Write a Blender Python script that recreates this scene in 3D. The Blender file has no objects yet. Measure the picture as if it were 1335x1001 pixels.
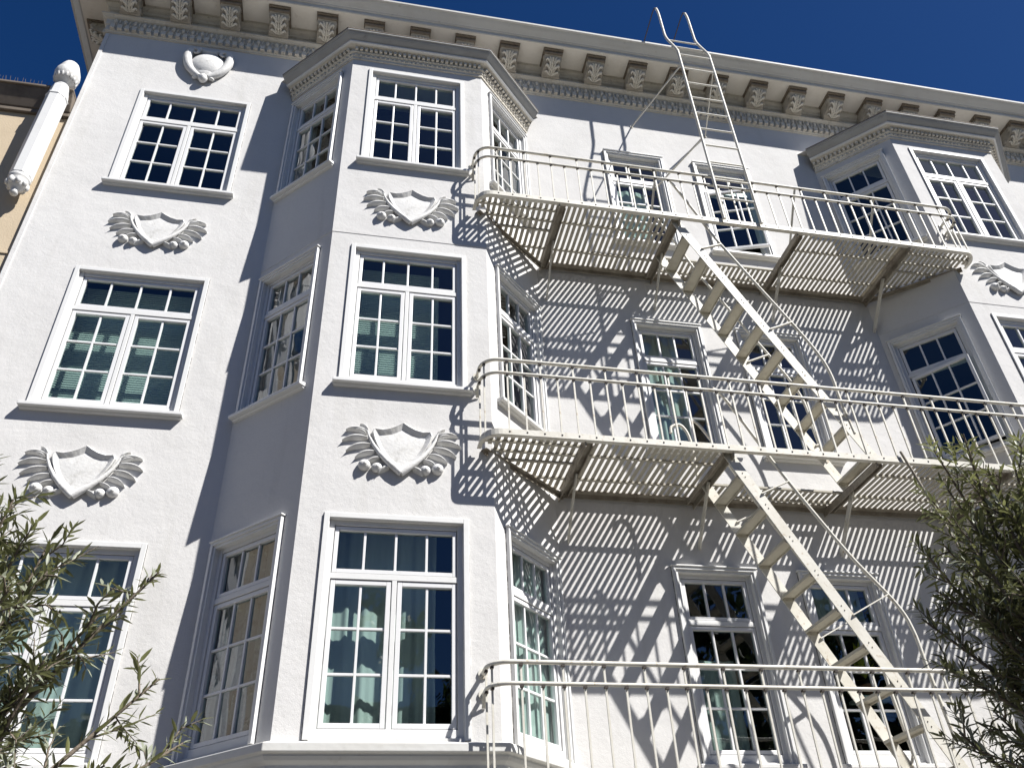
import bpy, math, random
from math import sin, cos, pi, radians, sqrt
from mathutils import Vector, Matrix

random.seed(7)
scene = bpy.context.scene
COL = scene.collection

# ------------------------------------------------------------------ mesh helper
class MB:
    def __init__(s):
        s.v = []; s.f = []; s.m = []; s.s = []
    def add(s, vs, fs, m=0, sm=False):
        b = len(s.v)
        s.v += [tuple(p) for p in vs]
        for f in fs:
            s.f.append([b + i for i in f]); s.m.append(m); s.s.append(sm)
    def box(s, x0, x1, y0, y1, z0, z1, m=0):
        s.add([(x0,y0,z0),(x1,y0,z0),(x1,y1,z0),(x0,y1,z0),(x0,y0,z1),(x1,y0,z1),(x1,y1,z1),(x0,y1,z1)],
              [(0,3,2,1),(4,5,6,7),(0,1,5,4),(1,2,6,5),(2,3,7,6),(3,0,4,7)], m)
    def hexa(s, bot, top, m=0):
        s.add(list(bot) + list(top), [(0,3,2,1),(4,5,6,7),(0,1,5,4),(1,2,6,5),(2,3,7,6),(3,0,4,7)], m)
    def bar(s, p, q, w, h, up=(0,0,1), m=0):
        p = Vector(p); q = Vector(q); d = (q - p).normalized(); u = Vector(up)
        a = d.cross(u).normalized(); b = a.cross(d).normalized()
        a *= w / 2; b *= h / 2
        s.hexa([p-a-b, p+a-b, q+a-b, q-a-b], [p-a+b, p+a+b, q+a+b, q-a+b], m)
    def tube(s, pts, r, n=8, m=0, cap=True):
        pts = [Vector(p) for p in pts]; k = len(pts)
        rs = r if isinstance(r, (list, tuple)) else [r] * k
        vs = []; ref = None
        for i, p in enumerate(pts):
            t = (pts[min(i+1, k-1)] - pts[max(i-1, 0)]).normalized()
            if ref is None:
                ref = Vector((0,0,1)) if abs(t.z) < .9 else Vector((1,0,0))
            a = t.cross(ref).normalized(); b = a.cross(t).normalized(); ref = b
            for j in range(n):
                an = 2 * pi * j / n
                vs.append(p + (a * cos(an) + b * sin(an)) * rs[i])
        fs = []
        for i in range(k - 1):
            for j in range(n):
                j2 = (j + 1) % n
                fs.append((i*n+j, (i+1)*n+j, (i+1)*n+j2, i*n+j2))
        s.add(vs, fs, m, True)
        if cap:
            s.add(vs[:n], [tuple(range(n))], m); s.add(vs[-n:], [tuple(reversed(range(n)))], m)
    def ell(s, c, ax, r, nu=10, nv=6, m=0):
        c = Vector(c); ax = [Vector(a).normalized() for a in ax]; vs = []; fs = []
        for i in range(nv + 1):
            th = pi * i / nv
            for j in range(nu):
                ph = 2 * pi * j / nu
                l = (sin(th)*cos(ph)*r[0], sin(th)*sin(ph)*r[1], cos(th)*r[2])
                vs.append(c + ax[0]*l[0] + ax[1]*l[1] + ax[2]*l[2])
        for i in range(nv):
            for j in range(nu):
                j2 = (j+1) % nu
                fs.append((i*nu+j, (i+1)*nu+j, (i+1)*nu+j2, i*nu+j2))
        s.add(vs, fs, m, True)
    def sweep(s, prof, path, m=0, caps=True):
        """prof: list of (outward, z); path: list of (x, y); outward is to the right of the path"""
        P = [Vector(p) for p in path]; n = len(P); nrm = []
        for i in range(n - 1):
            d = (P[i+1] - P[i]).normalized(); nrm.append(Vector((d.y, -d.x)))
        off = []
        for i in range(n):
            if i == 0: off.append(nrm[0])
            elif i == n - 1: off.append(nrm[-1])
            else:
                a, b = nrm[i-1], nrm[i]; off.append((a + b) / (1 + a.dot(b)))
        k = len(prof)
        vs = []
        for i in range(n):
            for a, z in prof:
                q = P[i] + off[i] * a; vs.append((q.x, q.y, z))
        fs = []
        for i in range(n - 1):
            for j in range(k - 1):
                fs.append((i*k+j, (i+1)*k+j, (i+1)*k+j+1, i*k+j+1))
        s.add(vs, fs, m)
        if caps:
            s.add(vs[:k], [tuple(reversed(range(k)))], m); s.add(vs[-k:], [tuple(range(k))], m)
    def prism(s, poly, fn, d0, d1, m=0):
        """poly in 2D, fn(u, w, d) -> 3D"""
        n = len(poly)
        vs = [fn(u, w, d0) for u, w in poly] + [fn(u, w, d1) for u, w in poly]
        fs = [tuple(range(n)), tuple(reversed(range(n, 2*n)))]
        for i in range(n):
            j = (i + 1) % n; fs.append((i, i+n, j+n, j))
        s.add(vs, fs, m)
    def obj(s, name, mats, parent=None, bevel=0, loc=None):
        me = bpy.data.meshes.new(name)
        me.from_pydata(s.v, [], s.f)
        for mt in (mats if isinstance(mats, (list, tuple)) else [mats]): me.materials.append(mt)
        me.polygons.foreach_set('material_index', s.m)
        me.polygons.foreach_set('use_smooth', s.s)
        me.update()
        o = bpy.data.objects.new(name, me); COL.objects.link(o)
        if parent: o.parent = parent
        if loc is not None: o.location = loc
        if bevel:
            b = o.modifiers.new('bevel', 'BEVEL'); b.width = bevel; b.segments = 2; b.limit_method = 'ANGLE'; b.angle_limit = radians(40)
        return o

def smooth_path(pts, n=6):
    P = [Vector(p) for p in pts]; out = []
    for i in range(len(P)-1):
        p0 = P[max(i-1,0)]; p1 = P[i]; p2 = P[i+1]; p3 = P[min(i+2,len(P)-1)]
        for k in range(n):
            t = k/n
            out.append(.5*((2*p1) + (p2-p0)*t + (2*p0-5*p1+4*p2-p3)*t*t + (3*p1-p0-3*p2+p3)*t**3))
    return out + [P[-1]]

def recalc(o):
    import bmesh
    bm = bmesh.new(); bm.from_mesh(o.data); bmesh.ops.recalc_face_normals(bm, faces=bm.faces); bm.to_mesh(o.data); bm.free()
    return o

def thing(name, label, cat, loc=(0,0,0), group=None):
    o = bpy.data.objects.new(name, None); COL.objects.link(o); o.location = loc
    o.empty_display_size = .2
    o['label'] = label; o['category'] = cat
    if group: o['group'] = group
    return o

def sub(name, parent, loc=(0,0,0), rz=0):
    return None

# ------------------------------------------------------------------ materials
def mat(name, col, rough=.7, bump=(), var=(), metallic=0, spec=.5, streak=None, coat=0):
    """bump: list of (scale, distance); var: list of (scale, colour, lo, hi) stains mixed over the base"""
    m = bpy.data.materials.new(name); m.use_nodes = True
    nt = m.node_tree; N = nt.nodes; L = nt.links
    bs = N['Principled BSDF']
    bs.inputs['Roughness'].default_value = rough; bs.inputs['Metallic'].default_value = metallic
    bs.inputs['Specular IOR Level'].default_value = spec
    tc = N.new('ShaderNodeTexCoord')
    rgb = N.new('ShaderNodeRGB'); rgb.outputs[0].default_value = (*col, 1); cur = rgb.outputs[0]
    for it in var:
        sc, c2, lo, hi = it[:4]
        mp = N.new('ShaderNodeMapping'); L.new(tc.outputs['Object'], mp.inputs['Vector'])
        if len(it) > 4: mp.inputs['Scale'].default_value = it[4]
        nz = N.new('ShaderNodeTexNoise'); nz.inputs['Scale'].default_value = sc; nz.inputs['Detail'].default_value = 6; nz.inputs['Roughness'].default_value = .62
        L.new(mp.outputs[0], nz.inputs['Vector'])
        rp = N.new('ShaderNodeMapRange'); rp.inputs[1].default_value = lo; rp.inputs[2].default_value = hi
        L.new(nz.outputs['Fac'], rp.inputs[0])
        mx = N.new('ShaderNodeMixRGB'); L.new(rp.outputs[0], mx.inputs[0]); L.new(cur, mx.inputs[1]); mx.inputs[2].default_value = (*c2, 1)
        cur = mx.outputs[0]
    L.new(cur, bs.inputs['Base Color'])
    prev = None
    for sc, dist in bump:
        nz = N.new('ShaderNodeTexNoise'); nz.inputs['Scale'].default_value = sc; nz.inputs['Detail'].default_value = 5
        L.new(tc.outputs['Object'], nz.inputs['Vector'])
        b = N.new('ShaderNodeBump'); b.inputs['Distance'].default_value = dist; b.inputs['Strength'].default_value = 1
        L.new(nz.outputs['Fac'], b.inputs['Height'])
        if prev: L.new(prev.outputs[0], b.inputs['Normal'])
        prev = b
    if prev: L.new(prev.outputs[0], bs.inputs['Normal'])
    return m

M = {}
M['stucco'] = mat('white_stucco', (.62,.612,.60), .9, bump=[(130,.0016),(34,.002),(7,.004),(1.1,.02)],
                  var=[(.7,(.545,.535,.52),.48,.78), (3.0,(.52,.51,.485),.57,.85,(1,1,.12)), (26,(.57,.56,.55),.55,.8)], spec=.2)
M['trim'] = mat('white_trim_paint', (.68,.68,.67), .45, bump=[(30,.0008)], var=[(5,(.62,.62,.60),.55,.8), (40,(.55,.54,.51),.66,.8)], spec=.4)
M['vinyl'] = mat('white_frame_paint', (.70,.70,.70), .35, var=[(4,(.64,.64,.63),.55,.8)], spec=.5)
M['stone'] = mat('cream_cornice_paint', (.66,.625,.55), .85, bump=[(60,.002),(12,.003)],
                 var=[(2.2,(.54,.50,.43),.45,.75), (14,(.38,.345,.29),.56,.78), (45,(.22,.20,.17),.64,.8)], spec=.2)
M['stone_dark'] = mat('dark_cornice_paint', (.46,.42,.355), .9, bump=[(60,.002)], var=[(9,(.28,.245,.19),.48,.72), (30,(.54,.50,.43),.58,.8)], spec=.2)  # darker brown ground behind the paler leaf lobes
M['soffit'] = mat('bounce_lit_soffit_paint', (.84,.80,.72), .85, bump=[(30,.002)], var=[(2.5,(.74,.69,.60),.45,.75), (11,(.60,.54,.45),.62,.82)], spec=.2)  # cream lightened to carry the bounce light from below
M['cap'] = mat('brown_stained_cap', (.24,.20,.155), .9, var=[(20,(.14,.115,.085),.45,.7)], spec=.2)
M['leaf_stone'] = mat('cream_leaf_paint', (.74,.70,.61), .8, bump=[(70,.002)], var=[(16,(.50,.45,.37),.5,.75)], spec=.2)
M['crown'] = mat('white_crown_paint', (.60,.60,.58), .6, bump=[(20,.002)],
                 var=[(1.6,(.55,.54,.51),.48,.75), (10,(.42,.40,.36),.62,.82), (5,(.5,.49,.46),.55,.8,(.2,1,4))], spec=.3)
M['iron'] = mat('cream_iron_paint', (.62,.60,.535), .5, bump=[(40,.0012)],
                var=[(4,(.50,.47,.39),.48,.75), (22,(.38,.29,.19),.58,.74), (70,(.16,.10,.06),.72,.8)], spec=.4)
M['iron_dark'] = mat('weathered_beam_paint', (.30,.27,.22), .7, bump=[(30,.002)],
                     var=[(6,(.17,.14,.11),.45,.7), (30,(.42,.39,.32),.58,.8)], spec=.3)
M['bolt_and_shade'] = mat('dark_bolt_and_shade', (.045,.035,.03), .8)  # dark bolts and collars; ladder returns use it to look shaded
M['grate'] = mat('grating_paint', (.40,.375,.31), .65, bump=[(30,.0015)], var=[(5,(.40,.37,.31),.45,.7), (25,(.25,.20,.15),.62,.78)], spec=.3)
M['caulk'] = mat('dark_joint', (.07,.068,.065), .9, var=[(7,(.45,.44,.43),.48,.56)])
M['tread'] = mat('stair_tread_paint', (.50,.475,.40), .6, var=[(6,(.40,.37,.31),.48,.72), (28,(.25,.20,.15),.64,.78)], spec=.3)
M['crown_grey'] = mat('shade_grey_paint', (.36,.36,.355), .7, bump=[(20,.002)], var=[(1.6,(.29,.285,.275),.45,.75), (10,(.20,.19,.17),.6,.82)], spec=.3)  # grey holds the shade of the bay crown; plain grey on houses
M['plaster'] = mat('white_relief_paint', (.66,.655,.64), .6, bump=[(35,.003)], var=[(8,(.47,.46,.43),.50,.75), (30,(.42,.41,.39),.6,.8)], spec=.3)
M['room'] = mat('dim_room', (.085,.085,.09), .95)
M['blind'] = mat('pale_blind', (.78,.82,.79), .8)
M['curtain'] = mat('white_curtain', (.66,.66,.64), .9, var=[(4,(.52,.53,.51),.45,.75,(1,1,.1))])
M['lace'] = mat('grey_lace_curtain', (.40,.39,.43), .9, var=[(5,(.24,.21,.24),.50,.60), (11,(.56,.55,.58),.56,.64), (3,(.30,.29,.30),.45,.7,(1,1,.12))])
M['tan'] = mat('tan_stucco', (.56,.46,.33), .9, bump=[(70,.003)], var=[(1.2,(.50,.41,.29),.45,.75)], spec=.2)
M['eave'] = mat('dark_eave', (.16,.13,.10), .8, var=[(6,(.10,.08,.06),.45,.7)])
M['bark'] = mat('olive_bark', (.16,.13,.10), .9, bump=[(40,.01)], var=[(9,(.08,.065,.05),.45,.7)])
M['asphalt'] = mat('asphalt', (.055,.055,.057), .9, bump=[(120,.004)], var=[(1,(.075,.073,.07),.4,.7), (60,(.03,.03,.03),.55,.75)])
M['concrete'] = mat('sidewalk_concrete', (.13,.124,.115), .9, bump=[(80,.003)], var=[(.8,(.11,.105,.097),.45,.75), (30,(.10,.095,.09),.6,.8)])
M['soil'] = mat('earth', (.12,.10,.07), .95)
M['gold'] = mat('yellow_leaf', (.55,.50,.05), .6, var=[(20,(.25,.32,.06),.5,.7)])
M['pot'] = mat('terracotta', (.40,.16,.08), .8)

def glass_mat(name, tint, ior=.11):
    m = bpy.data.materials.new(name); m.use_nodes = True
    nt = m.node_tree; N = nt.nodes; L = nt.links
    for n in list(N): N.remove(n)
    out = N.new('ShaderNodeOutputMaterial'); mx = N.new('ShaderNodeMixShader')
    tr = N.new('ShaderNodeBsdfTransparent'); tr.inputs[0].default_value = (*tint, 1)
    gl = N.new('ShaderNodeBsdfGlossy'); gl.inputs['Roughness'].default_value = .004; gl.inputs['Color'].default_value = (.95,.97,1,1)
    lw = N.new('ShaderNodeLayerWeight'); lw.inputs['Blend'].default_value = .5
    pw = N.new('ShaderNodeMath'); pw.operation = 'POWER'; pw.inputs[1].default_value = 4.0
    L.new(lw.outputs['Facing'], pw.inputs[0])
    fr = N.new('ShaderNodeMapRange'); fr.inputs[3].default_value = ior; fr.inputs[4].default_value = 1.0
    L.new(pw.outputs[0], fr.inputs[0])
    tc = N.new('ShaderNodeTexCoord'); nz = N.new('ShaderNodeTexNoise'); nz.inputs['Scale'].default_value = 2.2; nz.inputs['Detail'].default_value = 1
    b = N.new('ShaderNodeBump'); b.inputs['Distance'].default_value = .006; b.inputs['Strength'].default_value = .5
    L.new(tc.outputs['Object'], nz.inputs['Vector']); L.new(nz.outputs['Fac'], b.inputs['Height']); L.new(b.outputs[0], gl.inputs['Normal'])
    L.new(fr.outputs[0], mx.inputs[0]); L.new(tr.outputs[0], mx.inputs[1]); L.new(gl.outputs[0], mx.inputs[2]); L.new(mx.outputs[0], out.inputs[0])
    return m
M['glass'] = glass_mat('window_glass', (.63,.755,.725), .10)

def leaf_mat(name, top, bottom):
    m = bpy.data.materials.new(name); m.use_nodes = True
    nt = m.node_tree; N = nt.nodes; L = nt.links; bs = N['Principled BSDF']
    bs.inputs['Roughness'].default_value = .48; bs.inputs['Specular IOR Level'].default_value = .45
    at = N.new('ShaderNodeAttribute'); at.attribute_name = 'tone'
    rp = N.new('ShaderNodeValToRGB')
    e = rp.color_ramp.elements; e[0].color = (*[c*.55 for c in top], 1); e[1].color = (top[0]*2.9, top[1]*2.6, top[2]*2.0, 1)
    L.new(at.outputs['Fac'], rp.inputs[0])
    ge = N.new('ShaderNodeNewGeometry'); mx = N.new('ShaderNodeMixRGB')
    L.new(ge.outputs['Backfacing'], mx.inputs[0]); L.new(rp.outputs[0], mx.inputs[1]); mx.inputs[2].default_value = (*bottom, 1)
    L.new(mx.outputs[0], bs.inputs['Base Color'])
    tl = N.new('ShaderNodeBsdfTranslucent'); L.new(mx.outputs[0], tl.inputs[0])
    ms = N.new('ShaderNodeMixShader'); ms.inputs[0].default_value = .30
    L.new(bs.outputs[0], ms.inputs[1]); L.new(tl.outputs[0], ms.inputs[2]); L.new(ms.outputs[0], N['Material Output'].inputs[0])
    return m
M['olive'] = leaf_mat('olive_leaves', (.080,.094,.050), (.25,.27,.20))
M['hedge'] = leaf_mat('street_tree_leaves', (.030,.050,.018), (.05,.07,.03))

# ------------------------------------------------------------------ layout (metres; x along the front, y into the building)
D = .7795
GZ = -6.35
XL, XR, YB = -4.775, 14.0, 8.0
BAYS = [(-2.191, -1.4115, .268, 1.047), (5.575, 6.355, 8.035, 8.815)]
H = 1.82
FL = (3.2, 0.0, -3.2)
R2 = sqrt(.5)

building = thing('apartment_building', 'white stucco apartment building with two bay windows, bracketed cornice and shield reliefs', 'building', (0, 0, GZ))
B0 = Vector((0, 0, GZ))
def bpart(mb, name, mats, bevel=0, parent=None):
    o = mb.obj(name, mats, parent or building, bevel)
    if parent is None: o.location = -B0
    return o

def panel(mb, O, d, L, z0, z1, ops, depth=.16, m=0):
    ox, oy = O; dx, dy = d; nx, ny = -dy, dx     # inward normal (left of the direction)
    P = lambda s, z, e=0: (ox + dx*s + nx*e, oy + dy*s + ny*e, z)
    xs = sorted({0, L, *[a for o in ops for a in o[:2]]}); zs = sorted({z0, z1, *[a for o in ops for a in o[2:]]})
    for i in range(len(xs)-1):
        for j in range(len(zs)-1):
            cx = (xs[i]+xs[i+1])/2; cz = (zs[j]+zs[j+1])/2
            if any(o[0] < cx < o[1] and o[2] < cz < o[3] for o in ops): continue
            mb.add([P(xs[i],zs[j]), P(xs[i+1],zs[j]), P(xs[i+1],zs[j+1]), P(xs[i],zs[j+1])], [(0,1,2,3)], m)
    for a, b, c, e in ops:
        mb.add([P(a,c),P(b,c),P(b,e),P(a,e),P(a,c,depth),P(b,c,depth),P(b,e,depth),P(a,e,depth)],
               [(0,4,5,1),(1,5,6,2),(2,6,7,3),(3,7,4,0)], m)

def ops_for(s0, w, floors=FL):
    return [(s0+.05, s0+w-.05, z+.02, z+H-.05) for z in floors]

WA, WB, WC = 1.382, 1.227, .885
A0, B0X, MA0, MB0 = -4.099, -1.1945, 2.175, 3.53
ZB, ZT = GZ + .01, 6.75
# main wall, in pieces between the bays
mb = MB()
def shifted(x0, lst): return [(a-x0, b-x0, c, e) for a, b, c, e in lst]
panel(mb, (XL, 0), (1, 0), BAYS[0][0]-XL, ZB, ZT, shifted(XL, ops_for(A0, WA)))
panel(mb, (BAYS[0][0], 0), (1, 0), BAYS[0][3]-BAYS[0][0], 5.3, ZT, [])
panel(mb, (BAYS[0][3], 0), (1, 0), BAYS[1][0]-BAYS[0][3], ZB, ZT, shifted(BAYS[0][3], ops_for(MA0, WC) + ops_for(MB0, WC)))
panel(mb, (BAYS[1][0], 0), (1, 0), BAYS[1][3]-BAYS[1][0], 5.3, ZT, [])
panel(mb, (BAYS[1][3], 0), (1, 0), XR-BAYS[1][3], ZB, ZT, [])
panel(mb, (XL, YB), (0, -1), YB, ZB, ZT, [])
panel(mb, (XR, 0), (0, 1), YB, ZB, ZT, [])
panel(mb, (XR, YB), (-1, 0), XR-XL, ZB, ZT, [])
# thin raised corner bead at the left end of the front
mb.box(XL-.012, XL+.035, -.014, .02, ZB, 6.12)
bpart(mb, 'wall', M['stucco'])

for bi, (x0, x1, x2, x3) in enumerate(BAYS):
    mb = MB()
    for z0, z1, e in ((ZB, 1.985, 0.0), (1.985, 5.35, .004)):
        k = e * .4142
        Lc = D / R2 + 2*e*.41
        fl = [z for z in FL if z0 < z < z1]
        panel(mb, (x0-k*2-.0, 0) if e else (x0, 0), (R2, -R2), Lc if not e else (x1-k-(x0-k*2))/R2, z0, z1, ops_for(.06, WC, fl))
        panel(mb, (x1-k, -D-e), (1, 0), x2-x1+2*k, z0, z1, ops_for((B0X if bi == 0 else 6.586)-(x1-k), WB, fl))
        panel(mb, (x2+k, -D-e), (R2, R2), (x3+2*k-(x2+k))/R2, z0, z1, ops_for(.157, WC, fl))
    P = [(x0, 0), (x1, -D), (x2, -D), (x3, 0)]
    mb.sweep([(0, 1.985), (.005, 1.985), (.005, 1.99)], P, caps=False)
    # roof of the bay
    mb.add([(x0-.2, 0, 5.6), (x1-.1, -D-.2, 5.535), (x2+.1, -D-.2, 5.535), (x3+.2, 0, 5.6)], [(0,1,2,3)])
    bay = bpart(mb, 'bay', M['stucco'])
    # crown moulding of the bay
    mb = MB()
    mb.sweep([(-.02,5.19),(.022,5.19),(.022,5.225),(.035,5.235),(.035,5.275),(.06,5.285),(.06,5.30),(.05,5.305),(.05,5.355),(.118,5.372)], P, 1)
    mb.sweep([(.1185,5.368),(.142,5.372),(.148,5.380),(.148,5.396),(.128,5.402)], P, 2)
    mb.sweep([(.127,5.40),(.150,5.410),(.170,5.425),(.197,5.448),(.215,5.470),(.222,5.488),(.238,5.490),(.238,5.510)], P, 0)  # cyma coloured darker so it reads as shaded under the lip
    mb.sweep([(.2385,5.508),(.243,5.512),(.243,5.524),(.02,5.56)], P, 3)
    for i in range(3):
        a = Vector(P[i]); b = Vector(P[i+1]); d = (b-a); Ls = d.length; d /= Ls; n = Vector((d.y, -d.x))
        k = int(Ls/.062)
        for j in range(k):
            c = a + d*((j+.5)*Ls/k)
            p = c + n*.045; q = c + n*.092
            mb.bar((p.x, p.y, 5.332), (q.x, q.y, 5.332), .036, .05, m=1)
            q2 = c + n*.034
            mb.ell((q2.x, q2.y, 5.255), [(d.x,d.y,0),(n.x,n.y,0),(0,0,1)], (.022,.018,.026), 6, 4, m=1)
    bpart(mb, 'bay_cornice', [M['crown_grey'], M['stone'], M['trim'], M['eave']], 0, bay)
    # moulded base under the ground floor windows
    mb = MB()
    mb.sweep([(-.02,-3.62),(.02,-3.62),(.03,-3.56),(.055,-3.50),(.055,-3.44),(.03,-3.42),(.03,-3.37),(.06,-3.345),(.075,-3.32),(.075,-3.305),
              (.105,-3.295),(.105,-3.235),(-.01,-3.20)], P)
    bpart(mb, 'base_moulding', M['crown'], .006, bay)

# interior: dim rooms behind the glass
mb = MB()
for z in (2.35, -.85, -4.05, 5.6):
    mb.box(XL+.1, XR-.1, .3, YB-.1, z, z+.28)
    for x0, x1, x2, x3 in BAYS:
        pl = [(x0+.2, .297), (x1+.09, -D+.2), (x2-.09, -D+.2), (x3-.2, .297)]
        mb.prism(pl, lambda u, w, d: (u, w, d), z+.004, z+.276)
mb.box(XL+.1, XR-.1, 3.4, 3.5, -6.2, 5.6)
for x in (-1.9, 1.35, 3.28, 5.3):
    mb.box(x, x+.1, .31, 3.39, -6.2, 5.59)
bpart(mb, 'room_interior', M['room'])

# roof
mb = MB()
mb.box(XL+.02, XR-.02, .02, YB-.02, 6.76, 6.86)
bpart(mb, 'roof', M['eave'])

# main cornice
CP = [(XL, YB), (XL, 0), (XR, 0)]
mb = MB()
mb.sweep([(-.03,6.15),(.018,6.15),(.018,6.165),(.034,6.18),(.034,6.285),(.052,6.30),(.052,6.40),(.085,6.415),(.105,6.435),(.118,6.44),(.118,6.462),(.05,6.468),
          (.05,6.60),(.075,6.61),(.085,6.635),(.085,6.655),(.11,6.67),(.13,6.70),(.13,6.735),(.14,6.742)], CP, 0, caps=False)
mb.sweep([(.14,6.742),(.49,6.742)], CP, 2, caps=False)
mb.sweep([(.49,6.742),(.50,6.735),(.51,6.735),(.51,6.800),(.532,6.803),(.536,6.816),(.545,6.820),(.562,6.832),(.59,6.85),(.617,6.867),(.638,6.886),(.648,6.897),
          (.677,6.898),(.680,6.926),(.668,6.934),(.3,6.97),(.0,6.99)], CP, 1, caps=False)
cornice = bpart(mb, 'cornice', [M['stone'], M['crown'], M['soffit']])
mb = MB()
def along(x, a, z): return (x, -a, z)
x = XL + .03
k = 0
while x < 12.4:
    if True:
        mb.box(x, x+.056, -.078, -.03, 6.19, 6.272)
    x += .095
x = XL + .02
while x < 12.4:
    mb.ell((x+.055, -.058, 6.352), [(1,0,0),(0,1,0),(0,0,1)], (.027,.032,.056), 8, 5)
    mb.box(x+.112, x+.122, -.078, -.045, 6.305, 6.395)
    x += .127
bpart(mb, 'dentil_band', M['stone'], 0, cornice)
mb = MB()
for i in range(30):
    yy = .02 + i*.095
    mb.box(XL-.078, XL-.03, yy, yy+.056, 6.19, 6.272)
    if i % 4: mb.ell((XL-.058, yy, 6.352), [(0,1,0),(1,0,0),(0,0,1)], (.043,.03,.055), 8, 5)
bpart(mb, 'dentil_band', M['stone'], 0, cornice)

def modillion_mesh():
    mb = MB(); w = .128
    prof = [(.05,6.466),(.135,6.466),(.150,6.482),(.168,6.492),(.20,6.50),(.26,6.525),(.315,6.56),(.355,6.60),(.375,6.63),(.395,6.645),(.405,6.70),(.05,6.705)]
    mb.prism(prof, lambda a, z, d: (d, -a, z), -w, w)
    # cap slab and scroll roll
    mb.box(-w-.022, w+.022, -.445, -.05, 6.706, 6.7405, 2)
    mb.tube([(-w-.012, -.392, 6.675), (w+.012, -.392, 6.675)], .032, 10, 2)
    mb.tube([(-w-.008, -.125, 6.49), (w+.008, -.125, 6.49)], .026, 10)
    # side scrolls
    for s in (-1, 1):
        mb.ell((s*(w+.002), -.33, 6.645), [(1,0,0),(0,1,0),(0,0,1)], (.014,.05,.045), 10, 6)
        mb.ell((s*(w+.002), -.15, 6.53), [(1,0,0),(0,1,0),(0,0,1)], (.012,.05,.04), 10, 6)
    # acanthus leaf on the curved face: curled lobes fanning up and out from the foot
    path = [(.155,6.478),(.20,6.494),(.25,6.516),(.30,6.545),(.345,6.585),(.375,6.622)]
    def on(t):
        t = max(0, min(.999, t))*(len(path)-1); i = int(t); f = t-i
        return path[i][0]+(path[i+1][0]-path[i][0])*f, path[i][1]+(path[i+1][1]-path[i][1])*f
    def P3(x, t, h):
        a, z = on(t); a2, z2 = on(t+.08); a1, z1 = on(t-.08)
        tv = Vector((0, -(a2-a1), z2-z1)).normalized(); n = Vector((0, tv.z, -tv.y)); n = n if n.z < 0 else -n
        return Vector((x, -a, z)) + n*h
    mb.tube([P3(0, t, .012) for t in (.0,.25,.5,.75,.95)], [.013,.017,.015,.014,.022], 8, 1)
    for t0, ln, wd in ((.02,.30,.022),(.30,.34,.026),(.60,.30,.024)):
        for s in (-1, 1):
            pts = [P3(s*x, t0+dt*ln, h) for x, dt, h in ((.012,.0,.012),(.040,.30,.022),(.066,.62,.030),(.088,.80,.028),(.100,.62,.018),(.094,.44,.016))]
            mb.tube(pts, [wd*.5, wd*.75, wd*.8, wd*.7, wd*.55, wd*.3], 7, 1)
            pts = [P3(s*x, t0+dt*ln, h) for x, dt, h in ((.020,.35,.015),(.036,.75,.024),(.044,1.1,.024),(.058,1.2,.016))]
            mb.tube(pts, [wd*.4, wd*.6, wd*.55, wd*.3], 6, 1)
    return mb
mod0 = bpart(modillion_mesh(), 'modillion', [M['stone_dark'], M['leaf_stone'], M['cap']], 0, cornice)
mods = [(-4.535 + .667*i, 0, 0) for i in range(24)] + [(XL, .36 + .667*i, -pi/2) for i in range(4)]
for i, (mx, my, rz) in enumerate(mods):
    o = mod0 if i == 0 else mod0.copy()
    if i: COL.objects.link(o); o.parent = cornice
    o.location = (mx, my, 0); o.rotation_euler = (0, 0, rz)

# ------------------------------------------------------------------ windows
def rect_ring(mb, x0, x1, z0, z1, w, y0, y1, m=0, bottom=True, wb=None):
    wb = w if wb is None else wb
    mb.box(x0, x0+w, y0, y1, z0, z1, m); mb.box(x1-w, x1, y0, y1, z0, z1, m)
    mb.box(x0+w, x1-w, y0, y1, z1-w, z1, m)
    if bottom: mb.box(x0+w, x1-w, y0, y1, z0, z0+wb, m)

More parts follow.
